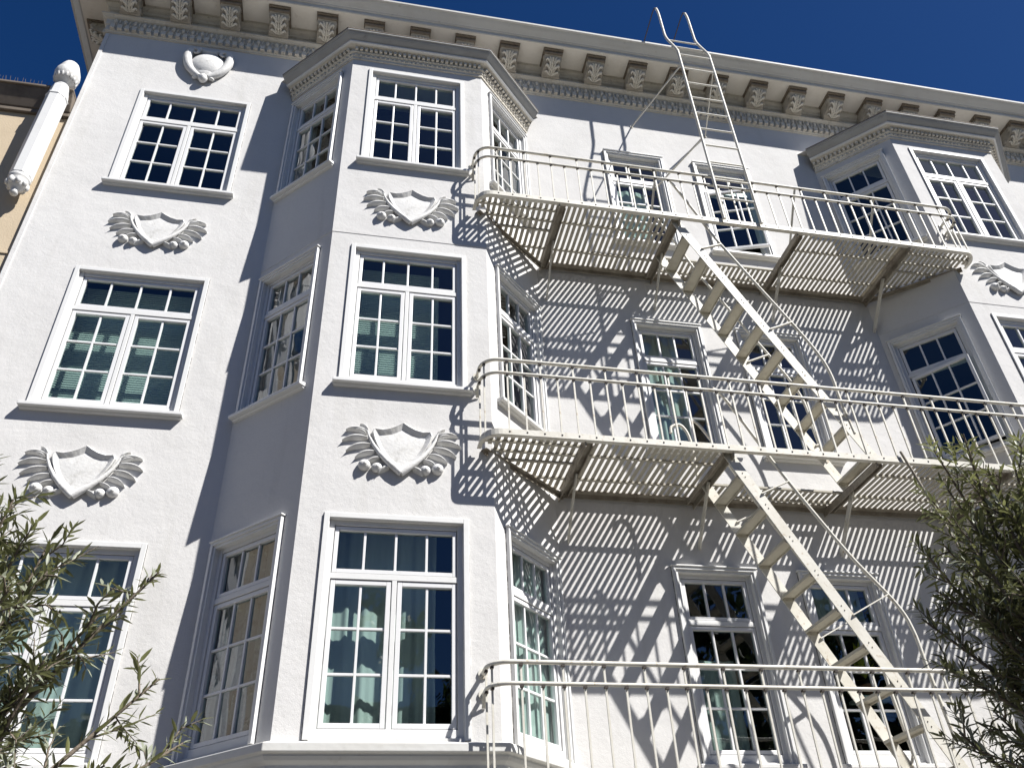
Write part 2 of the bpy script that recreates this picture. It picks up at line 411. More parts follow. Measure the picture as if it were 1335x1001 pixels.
def window_meshes(w, two, name):
    h = H
    fr = MB()
    # casing: flat outer band, nearly flush with the stucco
    if two:
        steps = ((0, .046, -.020),); 
    else:
        steps = ((0, .030, -.040), (.0295, .056, -.024))
        fr.box(-.012, w+.012, -.052, .0, h+.0006, h+.016)
    for a, b, y0 in steps:
        fr.box(a, b, y0, .05, 0.0, h-a); fr.box(w-b, w-a, y0, .05, 0.0, h-a)
        fr.box(b, w-b, y0+.001, .05, h-b, h-a-.0004)
    fr.box(-.005, .002, -.006, .02, .0, h, 1); fr.box(w-.002, w+.004, -.004, .02, .0, h, 1)
    # frame members set back behind the casing
    fr.box(.0445, .094, .026, .12, 0, h-.0445); fr.box(w-.094, w-.0445, .026, .12, 0, h-.0445)
    fr.box(.0935, w-.0935, .031, .12, h-.094, h-.0450)
    fr.box(.0935, w-.0935, .029, .12, .0, .088)
    fr.box(.0935, w-.0935, .032, .12, 1.250, 1.300)
    if two: fr.box(w/2-.020, w/2+.020, .033, .12, .0875, 1.2505)
    parts = {}
    def leafs(x0, x1, z0, z1, cols, rows, rail, top=None):
        s = MB(); y0, y1 = .040, .086
        tr = rail if top is None else top
        s.box(x0, x0+rail, y0, y1, z0, z1); s.box(x1-rail, x1, y0, y1, z0, z1)
        s.box(x0+rail, x1-rail, y0+.0005, y1, z0, z0+rail); s.box(x0+rail, x1-rail, y0+.0005, y1, z1-tr, z1)
        gx0, gx1, gz0, gz1 = x0+rail, x1-rail, z0+rail, z1-tr
        for c in range(1, cols):
            xc = cols_x(gx0, gx1, cols, c)
            s.box(xc-.0105, xc+.0105, .053, .0875, gz0, gz1)
        for r in range(1, rows):
            zc = gz0 + (gz1-gz0)*r/rows
            s.box(gx0, gx1, .054, .087, zc-.0105, zc+.0105)
        g = MB(); rp = random.Random(int(x0*1000)+rows)
        cx = [gx0-.004] + [cols_x(gx0, gx1, cols, c) for c in range(1, cols)] + [gx1+.004]
        cz = [gz0-.004] + [gz0+(gz1-gz0)*r/rows for r in range(1, rows)] + [gz1+.004]
        for i in range(cols):
            for j in range(rows):
                t1, t2 = rp.uniform(-.0022,.0022), rp.uniform(-.0026,.0026)
                g.add([(cx[i],.070-t1-t2,cz[j]),(cx[i+1],.070+t1-t2,cz[j]),(cx[i+1],.070+t1+t2,cz[j+1]),(cx[i],.070-t1+t2,cz[j+1])], [(0,1,2,3)])
        return s, g
    def cols_x(a, b, n, c):
        if n == 4:
            t = [.0, .228, .5, .772, 1][c]
            return a + (b-a)*t
        return a + (b-a)*c/n
    L = []
    L.append(('transom', *leafs(.100, w-.100, 1.306, h-.1005, 4 if two else 3, 1, .034)))
    if two:
        L.append(('sash', *leafs(.100, w/2-.026, .094, 1.244, 2, 3, .038)))
        L.append(('sash', *leafs(w/2+.026, w-.100, .094, 1.244, 2, 3, .038)))
    else:
        L.append(('sash', *leafs(.100, w-.100, .094, 1.244, 3, 3, .036)))
    si = MB()
    e = .05
    si.hexa([(-e,-.080,-.042),(w+e,-.080,-.042),(w+e,.035,-.042),(-e,.035,-.042)], [(-e,-.080,-.006),(w+e,-.080,-.006),(w+e,.035,.010),(-e,.035,.010)])
    si.hexa([(-e+.012,-.030,-.062),(w+e-.012,-.030,-.062),(w+e-.012,.005,-.062),(-e+.012,.005,-.062)],
            [(-e+.008,-.040,-.0422),(w+e-.008,-.040,-.0422),(w+e-.008,.005,-.0422),(-e+.008,.005,-.0422)])
    return fr, L, si

PROTO = {}
def proto(key, w, two):
    fr, L, si = window_meshes(w, two, key)
    f = fr.obj('window', [M['trim'], M['caulk']], building, .0035)
    kids = []
    for nm, s, g in L:
        kids.append(s.obj(nm, M['vinyl'], f, .003)); kids.append(g.obj('pane', M['glass'], f))
    kids.append(si.obj('sill', M['trim'], f, .005))
    PROTO[key] = [f, kids, False]
proto('wide', WA, True); proto('bay', WB, True); proto('narrow', WC, False)

def drape(kind, w, x0=.04, x1=None, z0=-.02, z1=H, y=.30, seed=0):
    """blind or curtain hung behind the glass"""
    x1 = w-.04 if x1 is None else x1
    r = random.Random(seed); mb = MB()
    if kind == 'blind':
        n = int((z1-z0)/.028); vs = []; fs = []
        for i in range(n+1):
            z = z0 + (z1-z0)*i/n
            for x in (x0, x1): vs += [(x, y+.008, z), (x, y-.010, z+.004)]
        for i in range(n):
            b = i*4; fs += [(b+1, b+3, b+6, b+4)]
            fs += [(b, b+2, b+3, b+1)]
        mb.add(vs, fs)
        return mb, 'blind', M['blind']
    nx = 60; vs = []; fs = []; ph = r.uniform(0, 6)
    for i in range(nx+1):
        t = i/nx; x = x0 + (x1-x0)*t
        for zt in (0, .5, 1):
            am = .028 if kind == 'lace' else .011
            yy = y + am*sin(t*(x1-x0)*38+ph) + am*.5*sin(t*(x1-x0)*83+ph*2+zt*.8) * (1.2-zt*.5)
            vs.append((x + .012*sin(zt*3+t*9), yy, z0+(z1-z0)*zt))
    for i in range(nx):
        for j in range(2): fs.append((i*3+j, (i+1)*3+j, (i+1)*3+j+1, i*3+j+1))
    mb.add(vs, fs, 0, True)
    return mb, 'curtain', M['lace' if kind == 'lace' else 'curtain']

def put_window(key, x, y, rz, zs, drapes=(), opened=0, label=None, w=None, sill=True):
    f0, kids0, used = PROTO[key]
    if not used:
        f, kids = f0, kids0; PROTO[key][2] = True
    else:
        f = f0.copy(); COL.objects.link(f); f.parent = building; kids = []
        for c in kids0:
            k = c.copy(); COL.objects.link(k); k.parent = f; k.location = (0,0,0); k.rotation_euler = (0,0,0); kids.append(k)
    f.location = (x, y, zs-GZ); f.rotation_euler = (0, 0, rz)
    if label: f['label'] = label
    if opened:
        hx = .1
        for k in kids[2:4]:
            k.rotation_euler = (0, 0, -opened)
            k.location = (hx - hx*cos(opened), hx*sin(opened), 0)
    if not sill and kids[-1]:
        bpy.data.objects.remove(kids[-1])
    for i, dr in enumerate(drapes):
        kind, kw = dr
        mb, nm, mt = drape(kind, {'wide': WA, 'bay': WB, 'narrow': WC}[key], seed=int(zs*10+x*7+i*3), **kw)
        mb.obj(nm, mt, f)
    return f

put_window('wide', A0, 0, 0, 3.2)
put_window('wide', A0, 0, 0, 0, [('blind', dict(y=.33, x0=-.05))])
put_window('wide', A0, 0, 0, -3.2, [('curtain', dict(y=.33))])
c45 = pi/4
for bi, (x0, x1, x2, x3) in enumerate(BAYS):
    sx = B0X if bi == 0 else 6.586
    dd = {3.2: (), 0: [('blind', dict(y=.36, x1=.98))] if bi == 0 else (), -3.2: [('curtain', dict(y=.36, x1=1.0))]}
    for z in FL:
        e = .004 if z > 1 else 0
        put_window('bay', sx, -D-e, 0, z, dd[z], sill=(z > -3))
        s = .06
        dl = {3.2: [('lace', dict(y=.14, x0=.02, x1=.34))], 0: [('lace', dict(y=.15))], -3.2: [('lace', dict(y=.15))]}[z] if bi == 0 else ()
        put_window('narrow', x0+s*R2-e*R2, -s*R2-e*R2, -c45, z, dl, opened=radians(10) if (bi == 1 and z == 0) else 0, sill=(z > -3))
        if bi == 0:
            s = .157
            dr = {3.2: (), 0: [('curtain', dict(y=.2, x0=.02, x1=.3))], -3.2: [('curtain', dict(y=.13))]}[z]
            put_window('narrow', x2+s*R2+e*R2, -D+s*R2-e*R2, c45, z, dr, sill=(z > -3))
put_window('narrow', MA0, 0, 0, 3.2, [('curtain', dict(y=.2, x0=.1, x1=.62, z1=1.25))])
put_window('narrow', MA0, 0, 0, 0, [('curtain', dict(y=.24, x0=.03, x1=.62))])
put_window('narrow', MA0, 0, 0, -3.2, [('curtain', dict(y=.3, x0=.05, x1=.62, z1=1.0))])
put_window('narrow', MB0, 0, 0, 3.2, (), opened=radians(17))
put_window('narrow', MB0, 0, 0, 0)
put_window('narrow', MB0, 0, 0, -3.2, [('curtain', dict(y=.26, x0=.05, x1=.8, z0=1.3))])

# ------------------------------------------------------------------ relief crests
def crest_meshes():
    F = lambda u, w, d: (u, -d, w)
    sh = MB()
    half = [(0,.285),(.055,.245),(.12,.21),(.19,.19),(.262,.197),(.275,.16),(.255,.09),(.225,.02),(.175,-.07),(.11,-.15),(.05,-.205),(0,-.245)]
    poly = half + [(-u, w) for u, w in reversed(half[1:-1])]
    poly = poly[::-1]
    inner = [(u*.80, .015+(w-.015)*.80) for u, w in poly]
    n = len(poly)
    # backing slab, raised rim, dished field
    def strip(a, da, b, db):
        sh.add([F(u, w, da) for u, w in a] + [F(u, w, db) for u, w in b], [(i, (i+1) % n, n+(i+1) % n, n+i) for i in range(n)], 0, False)
    o2 = [(u*.965, w*.965) for u, w in poly]; inner = [(u*.77, .012+(w-.012)*.74) for u, w in poly]
    strip(poly, -.01, poly, .034); strip(poly, .034, o2, .043); strip(o2, .043, inner, .014)
    c = F(0, .03, .026)
    sh.add([F(u, w, .014) for u, w in inner] + [c], [(i, (i+1) % n, n) for i in range(n)], 0, True)
    sprays = []
    for s in (-1, 1):
        sp = MB()
        stem = [(.0,-.255),(.06,-.205),(.13,-.14),(.20,-.06),(.26,.03),(.30,.11),(.325,.19)]
        pts = [Vector(F(s*u, w, .032 + .006*sin(i))) for i, (u, w) in enumerate(stem)]
        sp.tube(pts, [.030,.030,.026,.022,.018,.013,.008], 8)
        def leaf(bu, bw, ang, ln, wd, lift):
            # curved, pointed leaf made of a ridged strip
            a = radians(ang); du, dw = cos(a), sin(a); K = 8; vs = []; fs = []
            for k in range(K+1):
                t = k/K
                bend = radians(-30*t*t)
                cu, cw = cos(a+bend*.5), sin(a+bend*.5)
                pu, pw = bu + cu*ln*t, bw + cw*ln*t
                wdt = wd * (sin(pi*min(1, t*.90+.10))**.85) * (1 - .15*t)
                nu, nw = -cw, cu
                top = lift*sin(pi*min(1, t*.8+.12))
                for q, dz in ((-1, -.010), (-.35, .012), (.25, .030), (.65, .033), (1, -.010)):
                    vs.append(F(s*(pu+nu*wdt*q), pw+nw*wdt*q, top+dz))
            for k in range(K):
                for q in range(4):
                    b = k*5+q
                    fs.append((b, b+1, b+6, b+5) if s > 0 else (b, b+5, b+6, b+1))
            sp.add(vs, fs, 0, True)
        for (bu, bw, ang, ln, wd) in [(.325,.165,16,.185,.027),(.315,.095,4,.225,.029),(.285,.025,-6,.225,.029),(.245,-.045,-10,.185,.026),(.195,-.105,-18,.15,.024),(.315,.17,56,.10,.020),(.325,.13,36,.12,.018)]:
            leaf(bu, bw, ang, ln, wd, .016)
        for u, w, r in ((.215,-.205,.050),(.325,-.185,.056)):
            sp.ell(F(s*u, w, .016), [(1,0,0),(0,1,0),(0,0,1)], (r, r*.9, r*.95), 12, 8)
            sp.ell(F(s*u+.006, w-.004, .016+r*.86), [(1,0,0),(0,1,0),(0,0,1)], (r*.3, r*.2, r*.3), 8, 5)
        leaf(.10,-.19,-22,.12,.026,.012)
        sprays.append(sp)
    return sh, sprays
sh, sprays = crest_meshes()
cr = recalc(sh.obj('crest', M['plaster'], building, .004)); cr_k = [sp.obj('leaf_spray', M['plaster'], cr) for sp in sprays]
spots = [(-3.40, 0, 2.47), (-3.44, 0, -.71), (-.58, -D-.004, 2.47), (-.57, -D, -.72), (7.16, -D-.004, 2.47), (7.16, -D, -.72)]
for i, (x, y, z) in enumerate(spots):
    if i == 0: o, ks = cr, cr_k
    else:
        o = cr.copy(); COL.objects.link(o); o.parent = building
        for k in cr_k:
            c = k.copy(); COL.objects.link(c); c.parent = o
    o.location = (x, y, z-GZ)

# scrolled cartouche above the top left window
mb = MB(); F = lambda u, w, d: (u, -d, w)
mb.ell(F(0,.03,.015), [(1,0,0),(0,0,1),(0,-1,0)], (.20,.225,.095), 24, 12)
mb.ell(F(0,.03,.0), [(1,0,0),(0,0,1),(0,-1,0)], (.235,.275,.035), 24, 8)
mb.ell(F(0,-.10,.015), [(1,0,0),(0,0,1),(0,-1,0)], (.125,.16,.065), 20, 10)
for s in (-1, 1):
    arc = [(.10,.285),(.165,.285),(.215,.25),(.240,.17),(.236,.08),(.214,-.01),(.175,-.10),(.115,-.18),(.05,-.235)]
    mb.tube(smooth_path([F(s*u, w, .045) for u, w in arc], 3), [.036+.018*sin(pi*i/24) for i in range(25)], 10)
    curl = [(.165 + .052*cos(a+1.2)*(1-a/7), .215 + .052*sin(a+1.2)*(1-a/7)) for a in [k*.6 for k in range(9)]]
    mb.tube([F(s*u, w, .075) for u, w in curl], [.020]*4+[.018,.016,.013,.010,.007], 8)
    mb.ell(F(s*.085,.285,.035), [(s*1,0,.3),(0,-1,0),(-.3,0,s*1)], (.085,.04,.026), 10, 6)
    mb.ell(F(s*.075,-.245,.04), [(s*1,0,-.5),(0,-1,0),(.5*s,0,1)], (.06,.03,.024), 8, 5)
mb.ell(F(0,-.275,.055), [(1,0,0),(0,0,1),(0,-1,0)], (.055,.07,.055), 10, 6)
mb.ell(F(0,.26,.03), [(1,0,0),(0,0,1),(0,-1,0)], (.11,.04,.05), 10, 6)
mb.v = [(x*1.14, y, z*1.12) for x, y, z in mb.v]
o = mb.obj('cartouche', M['plaster'], building); o.location = (-3.385, 0, 5.665-GZ)

# ------------------------------------------------------------------ fire escape
FY = -1.09
escape = thing('fire_escape', 'cream painted iron fire escape with slatted balconies, stairs and roof ladder between the bays', 'fire escape', (3.3, 0, -3.85))
E0 = Vector((3.3, 0, -3.85))
def epart(mb, name, mats, parent=None, bevel=0):
    o = mb.obj(name, mats, parent or escape, bevel)
    if parent is None: o.location = -E0
    return o
XM = 3.31      # the platforms are symmetric about this line
def rim_path(r=.17, tail=True):
    """plan outline of the front edge from the left return to the right return"""
    xl = .132
    pts = [(xl, -.845)]
    for k in range(0, 9):
        a = pi + k*(pi/2)/8
        pts.append((xl+r + r*cos(a), FY+r + r*sin(a)))
    return pts
LEFT = rim_path()
PLAN = LEFT + [(2*XM-x, y) for x, y in reversed(LEFT)]
DIAG = (.205, -.815), (1.10, -.035)
LANES = [1.12, 2.49, 4.07, 2*XM-1.12]
def diag_y(x):
    if x < 1.10: return DIAG[0][1] + (x-DIAG[0][0])*(DIAG[1][1]-DIAG[0][1])/(DIAG[1][0]-DIAG[0][0])
    if x > 2*XM-1.10: return diag_y(2*XM-x)
    return -.03
def front_y(x):
    if x > XM: x = 2*XM - x
    if x >= .132+.17: return FY
    d = (.132+.17) - x
    return FY + .17 - sqrt(max(0, .17**2 - d*d))

def platform(z, hatch=True):
    root_mb = MB()
    # rim: flat bar on edge following the rounded front
    n = len(PLAN)
    def ribbon(mb, plan, z0, z1, t, m=0):
        P = [Vector(p) for p in plan]; k = len(P); off = []
        for i in range(k):
            d = (P[min(i+1,k-1)] - P[max(i-1,0)]).normalized(); off.append(Vector((d.y, -d.x)))
        vs = []
        for p, o in zip(P, off):
            a = p + o*t/2; b = p - o*t/2
            vs += [(a.x,a.y,z0),(a.x,a.y,z1),(b.x,b.y,z1),(b.x,b.y,z0)]
        fs = []
        for i in range(k-1):
            for j in range(4):
                j2 = (j+1) % 4; fs.append((i*4+j, (i+1)*4+j, (i+1)*4+j2, i*4+j2))
        fs += [(0,1,2,3), (k*4-1,k*4-2,k*4-3,k*4-4)]
        mb.add(vs, fs, m, False)
    ribbon(root_mb, PLAN, z, z+.062, .014)
    ribbon(root_mb, [(x, y+.022) for x, y in PLAN], z-.002, z+.006, .04)
    # rivet heads on the rim
    x = .37
    while x < 6.2:
        root_mb.ell((x, FY-.008, z+.032), [(1,0,0),(0,1,0),(0,0,1)], (.009,.006,.009), 6, 4, m=1); x += .1625
    pl = epart(root_mb, 'platform', [M['iron'], M['bolt_and_shade']])
    # slats
    g = MB(); x = .16
    while x < 2*XM-.15:
        hatch = LANES[1]-.02 < x < LANES[2]+.02
        if True:
            y0 = front_y(x)+.012; y1 = min(-.09, diag_y(x)) if (x > .23 and x < 2*XM-.23) else -.85
            if hatch: y0 = -.395
            if y1 - y0 > .04:
                j = random.uniform(-.002, .002)
                g.box(x-.019+j, x+.019+j, y0, y1, z+.040+j, z+.047+j)
        x += .0662
    for y in (-.93, -.77, -.62, -.33):
        for a, b in ((.16, LANES[1]), (LANES[2], 2*XM-.16)):
            # clip to the outline
            aa, bb = a, b
            if y > -.8:
                xc = DIAG[0][0] + (y-DIAG[0][1])/(DIAG[1][1]-DIAG[0][1])*(DIAG[1][0]-DIAG[0][0])
                if a < 1: aa = xc
                if b > 5: bb = 2*XM - xc
            tri = y in (-.93, -.62)
            if tri:
                if a < 1: bb = LANES[0]
                else: aa = LANES[3]
            elif y == -.33 or y == -.77:
                pass
            g.box(aa, bb, y-.014, y+.014, z+.020, z+.0385)
    for y in (-.39, -.165): g.box(LANES[1]-.03, LANES[2]+.03, y-.014, y+.014, z+.019, z+.0385)
    epart(g, 'grating', M['grate'], pl)
    # beams
    for i, x in enumerate(LANES):
        b = MB()
        b.box(x-.045, x+.045, FY+.02, -.005, z+.010, z+.019)
        b.box(x+(.035 if i % 2 else -.045), x+(.045 if i % 2 else -.035), FY+.02, -.004, z-.055, z+.012)
        b.box(x+(-.045 if i % 2 else .035), x+(-.035 if i % 2 else .045), FY+.06, -.06, z-.03, z+.011)
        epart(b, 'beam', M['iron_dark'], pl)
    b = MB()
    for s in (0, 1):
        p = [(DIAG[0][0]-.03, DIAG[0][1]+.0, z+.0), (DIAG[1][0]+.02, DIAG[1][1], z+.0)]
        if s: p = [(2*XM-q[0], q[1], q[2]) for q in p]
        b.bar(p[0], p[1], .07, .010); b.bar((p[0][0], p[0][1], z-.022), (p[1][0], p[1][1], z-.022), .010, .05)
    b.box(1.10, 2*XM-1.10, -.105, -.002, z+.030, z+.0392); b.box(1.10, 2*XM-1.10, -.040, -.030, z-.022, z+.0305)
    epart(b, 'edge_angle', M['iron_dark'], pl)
    # bracket legs down to the wall
    for x in LANES:
        b = MB(); b.bar((x+.02, -.50, z+.0), (x+.02, -.004, z-.50), .060, .012, (1,0,0))
        epart(b, 'bracket_leg', M['iron'], pl)
    return pl

def railing(z, top, midz, first=.37, last=2*XM-.37, pl=None):
    r = MB()
    def rail(zz, rad):
        pts = [(x, y, zz) for x, y in PLAN]
        r.tube([(PLAN[0][0], -.79, zz)] + pts + [(PLAN[-1][0], -.79, zz)], rad, 8)
    rail(top, .0185); rail(midz, .0165)
    for px in (PLAN[0][0], PLAN[-1][0]):
        for zz in (top, midz): r.tube([(px, -.797, zz), (px, -.778, zz)], .04, 10)
        r.bar((px, -.86, midz-.01), (px, -.788, midz-.10), .012, .03, (1,0,0))
    # back braces
    for x in (2.35, 4.2, 5.3):
        if z > 0: r.bar((x, FY+.01, top-.02), (x-.02, FY+.52, z+.06), .010, .026, (1,0,0))
    rl = epart(r, 'railing', M['iron'])
    pos = []
    x = first; k = 0
    while x <= last: pos.append((x, FY, k % 2 == 0)); x += .1625; k += 1
    for a in (LEFT[4], LEFT[1]):
        pos.append((a[0], a[1], True)); pos.append((2*XM-a[0], a[1], True))
    bal = {}
    for tall in (True, False):
        b = MB(); zt = top if tall else midz+.012
        b.box(-.0075, .0075, -.0075, .0075, z+.03, zt)
        b.box(-.013, .013, -.021, .013, midz-.030, midz-.016, 1)
        if tall: b.box(-.013, .013, -.021, .013, top-.033, top-.019, 1)
        bal[tall] = b
    proto = {}
    for i, (x, y, tall) in enumerate(pos):
        if tall not in proto:
            o = epart(bal[tall], 'baluster', [M['iron'], M['bolt_and_shade']], rl); proto[tall] = o
        else:
            o = proto[tall].copy(); COL.objects.link(o); o.parent = rl
        o.location = (x, y, 0)
    return rl

ZP = (2.53, -.67, -3.87)
platform(ZP[0]); platform(ZP[1]); platform(ZP[2])
railing(ZP[0], 3.35, 3.19)
railing(ZP[1], .18, .025)
railing(ZP[2], -2.705, -2.865, last=4.9)

def staircase(zt, zb, rail_pts):
    top = Vector((2.50, 0, zt)); bot = Vector((4.10, 0, zb+.05))
    d = (bot-top).normalized(); up = Vector((-d.z, 0, d.x))          # perpendicular, pointing up and to the right
    rootmb = MB(); ys = (-1.0, -.42)
    n = 10
    for y in ys[:1]:
        pass
    mbs = []
    for y in ys:
        s = MB()
        a = top + Vector((0, y, 0)); c = bot + Vector((0, y, 0))
        s.bar(a, c, .010, .108, up)
        for k in range(n):
            t = (k+.75)/n; p = a + (c-a)*t
            for q in (-.022, .022):
                s.ell(p + d*q + Vector((0, -.008, 0)), [(1,0,0),(0,1,0),(0,0,1)], (.006,.004,.006), 6, 4, m=2)
        mbs.append(s)
    st = epart(mbs[0], 'staircase', [M['iron'], M['bolt_and_shade'], M['iron_dark']])
    epart(mbs[1], 'stringer', [M['iron'], M['bolt_and_shade'], M['iron_dark']], st)
    tr = None
    for k in range(n):
        t = (k+.75)/n; p = top + (bot-top)*t
        if tr is None:
            b = MB(); b.box(-.066, .066, ys[0]+.006, ys[1]-.006, -.004, .004); b.box(-.066, -.061, ys[0]+.007, ys[1]-.007, -.022, -.0035)
            b.box(.061, .066, ys[0]+.007, ys[1]-.007, -.022, -.0035)
            for y in ys:
                sgn = 1 if y == ys[0] else -1
                b.box(-.055, .055, min(y+sgn*.007, y+sgn*.014), max(y+sgn*.007, y+sgn*.014), -.036, -.0045, 0)
            tr = epart(b, 'tread', M['tread'], st); o = tr
        else:
            o = tr.copy(); COL.objects.link(o); o.parent = st
        o.location = (p.x, 0, p.z)
    for y in ys:
        h = MB(); pts = [(x, y, z) for x, z in rail_pts]
        h.tube(smooth_path(pts), .016, 8)
        for t in (.14, .50, .52 if False else .84):
            p = top + (bot-top)*t; p = Vector((p.x, y, p.z)) + up*.03
            # arm reaching up to the handrail
            best = min(smooth_path(pts, 20), key=lambda q: abs((q-p).dot(d)) + (10 if (q-p).dot(up) < 0 else 0))
            h.bar(p - Vector((0,.01,0)), best, .010, .034, (0,1,0))
        epart(h, 'handrail', M['iron'], st)
    return st
staircase(ZP[0]+.03, ZP[1], [(2.55,3.30),(2.62,3.15),(2.80,2.747),(2.972,2.34),(3.359,1.613),(3.677,1.029),(3.843,.68),(3.905,.42),(3.915,.10),(3.95,-.30)])
staircase(ZP[1]+.03, ZP[2], [(2.50,.12),(2.60,.02),(2.854,-.489),(2.972,-.732),(3.184,-1.132),(3.495,-1.668),(3.785,-2.08),(3.875,-2.33),(3.895,-2.70),(3.93,-3.2)])

# gooseneck ladder to the roof
lx = (3.075, 3.552); LY = -1.125
lm = MB()
prof = [(LY,2.56),(LY,3.2),(LY,4.5),(LY,5.9),(LY+.01,6.06),(LY+.06,6.24),(-.96,6.56),(-.91,6.76),(-.90,6.95),(-.89,7.40),(-.86,7.60)]
ret = [(-.86,7.60),(-.82,7.69),(-.74,7.705),(-.3,7.63),(.05,7.45),(.12,6.88)]
stile = []
for x in lx:
    s = MB(); s.tube(smooth_path([(x, y, z) for y, z in prof], 5), .0190, 8); s.tube([(x, y, z) for y, z in ret], .0085, 6, 1); stile.append(s)  # return tube given a dark colour in place of shade
lad = epart(stile[0], 'roof_ladder', [M['iron'], M['bolt_and_shade']])
epart(stile[1], 'stile', [M['iron'], M['bolt_and_shade']], lad)
rg = None; z = 2.93
while z < 6.85:
    yy = LY
    if z > 6.06: yy = LY + (z-6.0)*.31
    if rg is None:
        b = MB(); b.tube([(lx[0], 0, 0), (lx[1], 0, 0)], .0125, 8); rg = epart(b, 'rung', M['iron'], lad); o = rg
    else:
        o = rg.copy(); COL.objects.link(o); o.parent = lad
    if not 6.2 < z < 6.5: o.location = (0, yy, z)
    else: o.location = (0, yy, z)
    z += .335
for (x, zl, xw, zw) in ((lx[0], 5.70, 2.697, 5.70), (lx[1], 5.70, 3.877, 5.72), (lx[0], 4.06, 2.877, 4.36)):
    b = MB(); b.bar((x, LY, zl), (xw, -.004, zw), .012, .028); b.box(xw-.018, xw+.018, -.010, .003, zw-.022, zw+.022); epart(b, 'standoff', M['iron'], lad)
# stay rod from the middle platform down to the lower railing
b = MB(); b.tube([(4.30, FY-.03, -.56), (4.81, FY-.03, -2.69)], .013, 8); epart(b, 'stay_rod', M['iron_dark'])
# guard bar and hooked grab rail by the lower stair opening
b = MB(); b.tube([(2.50,-.10,.02),(2.50,-.08,.06),(3.3,-.07,.06)], .014, 8)
b.tube(smooth_path([(2.40,-.5,-.62),(2.40,-.5,-.2),(2.33,-.5,-.02),(2.22,-.5,-.04),(2.2,-.5,-.12)], 5), .016, 8); epart(b, 'guard_rail', M['iron'])

# ------------------------------------------------------------------ neighbour at the left
NX = -14
nb = thing('neighbor_building', 'tan stucco building with dark eave behind the white turned post', 'building', (NX/2, 3, GZ))
N0 = Vector((NX/2, 3, GZ))
def npart(mb, name, m, bevel=0):
    o = mb.obj(name, m, nb, bevel); o.location = -N0; return o
mb = MB(); mb.box(NX, XL-.014, .035, 6, GZ+.01, 4.30); 
mb.box(NX, XL-.016, .020, .04, 1.93, 1.965)
npart(mb, 'wall', M['tan'])
mb = MB(); mb.box(NX, XL-.02, -.01, 6.05, 4.27, 4.34); mb.hexa([(NX,-.02,4.34),(XL-.02,-.02,4.34),(XL-.02,6.1,4.34),(NX,6.1,4.34)], [(NX,-.14,4.60),(XL-.02,-.14,4.60),(XL-.02,6.1,4.60),(NX,6.1,4.60)])
mb.box(NX, XL-.018, -.16, 6.1, 4.60, 4.64)
npart(mb, 'roof_eave', M['eave'], .01)
mb = MB(); x = NX
while x < XL-.1:
    mb.bar((x, -.13, 4.63), (x+random.uniform(-.02,.02), -.15, 4.72+random.uniform(-.015,.015)), .003, .003); x += .045
npart(mb, 'bird_spikes', M['eave'])

post = thing('wall_post', 'white octagonal post with ball finial hanging on the tan wall beside the corner', 'ornamental post', (-4.945, -.13, 2.7))
def lathe(mb, prof, n=24, m=0, flat=False, rot=0):
    vs = []; k = len(prof)
    for r, z in prof:
        for j in range(n):
            a = 2*pi*(j+rot)/n; vs.append((r*cos(a), r*sin(a), z))
    fs = []
    for i in range(k-1):
        for j in range(n):
            fs.append((i*n+j, i*n+(j+1) % n, (i+1)*n+(j+1) % n, (i+1)*n+j))
    fs += [tuple(reversed(range(n))), tuple(range((k-1)*n, k*n))]
    mb.add(vs, fs, m, not flat)
mb = MB(); lathe(mb, [(.112,.24),(.122,.26),(.122,1.70),(.130,1.71),(.130,1.735),(.118,1.74),(.112,1.90),(.085,1.95)], 8, 0, True, .5); mb.obj('shaft', M['trim'], post, .004)
mb = MB(); lathe(mb, [(.04,1.93),(.075,1.95),(.075,1.98),(.05,2.0),(.06,2.03),(.115,2.07),(.142,2.13),(.150,2.20),(.140,2.26),(.122,2.29),(.126,2.31),(.115,2.33),(.11,2.36),(.088,2.42),(.05,2.46),(.0,2.475)], 24)
for k in range(16):
    a = 2*pi*k/16; mb.ell((.122*cos(a), .122*sin(a), 2.12), [(-sin(a),cos(a),0),(cos(a),sin(a),0),(0,0,1)], (.02,.022,.06), 6, 5)
mb.obj('finial', M['plaster'], post)
mb = MB(); lathe(mb, [(.0,-.03),(.03,-.025),(.045,0),(.04,.03),(.03,.045),(.07,.07),(.10,.11),(.10,.15),(.085,.17),(.115,.2),(.118,.235),(.11,.245)], 16)
for k in range(8):
    a = 2*pi*(k+.5)/8; mb.ell((.098*cos(a), .098*sin(a), .135), [(-sin(a),cos(a),0),(cos(a),sin(a),0),(0,0,1)], (.034,.028,.05), 8, 5)
mb.obj('pendant', M['plaster'], post)
mb = MB(); mb.box(-.03, .03, .05, .175, .5, .56); mb.box(-.03, .03, .05, .175, 1.5, 1.56); mb.obj('mount', M['trim'], post)

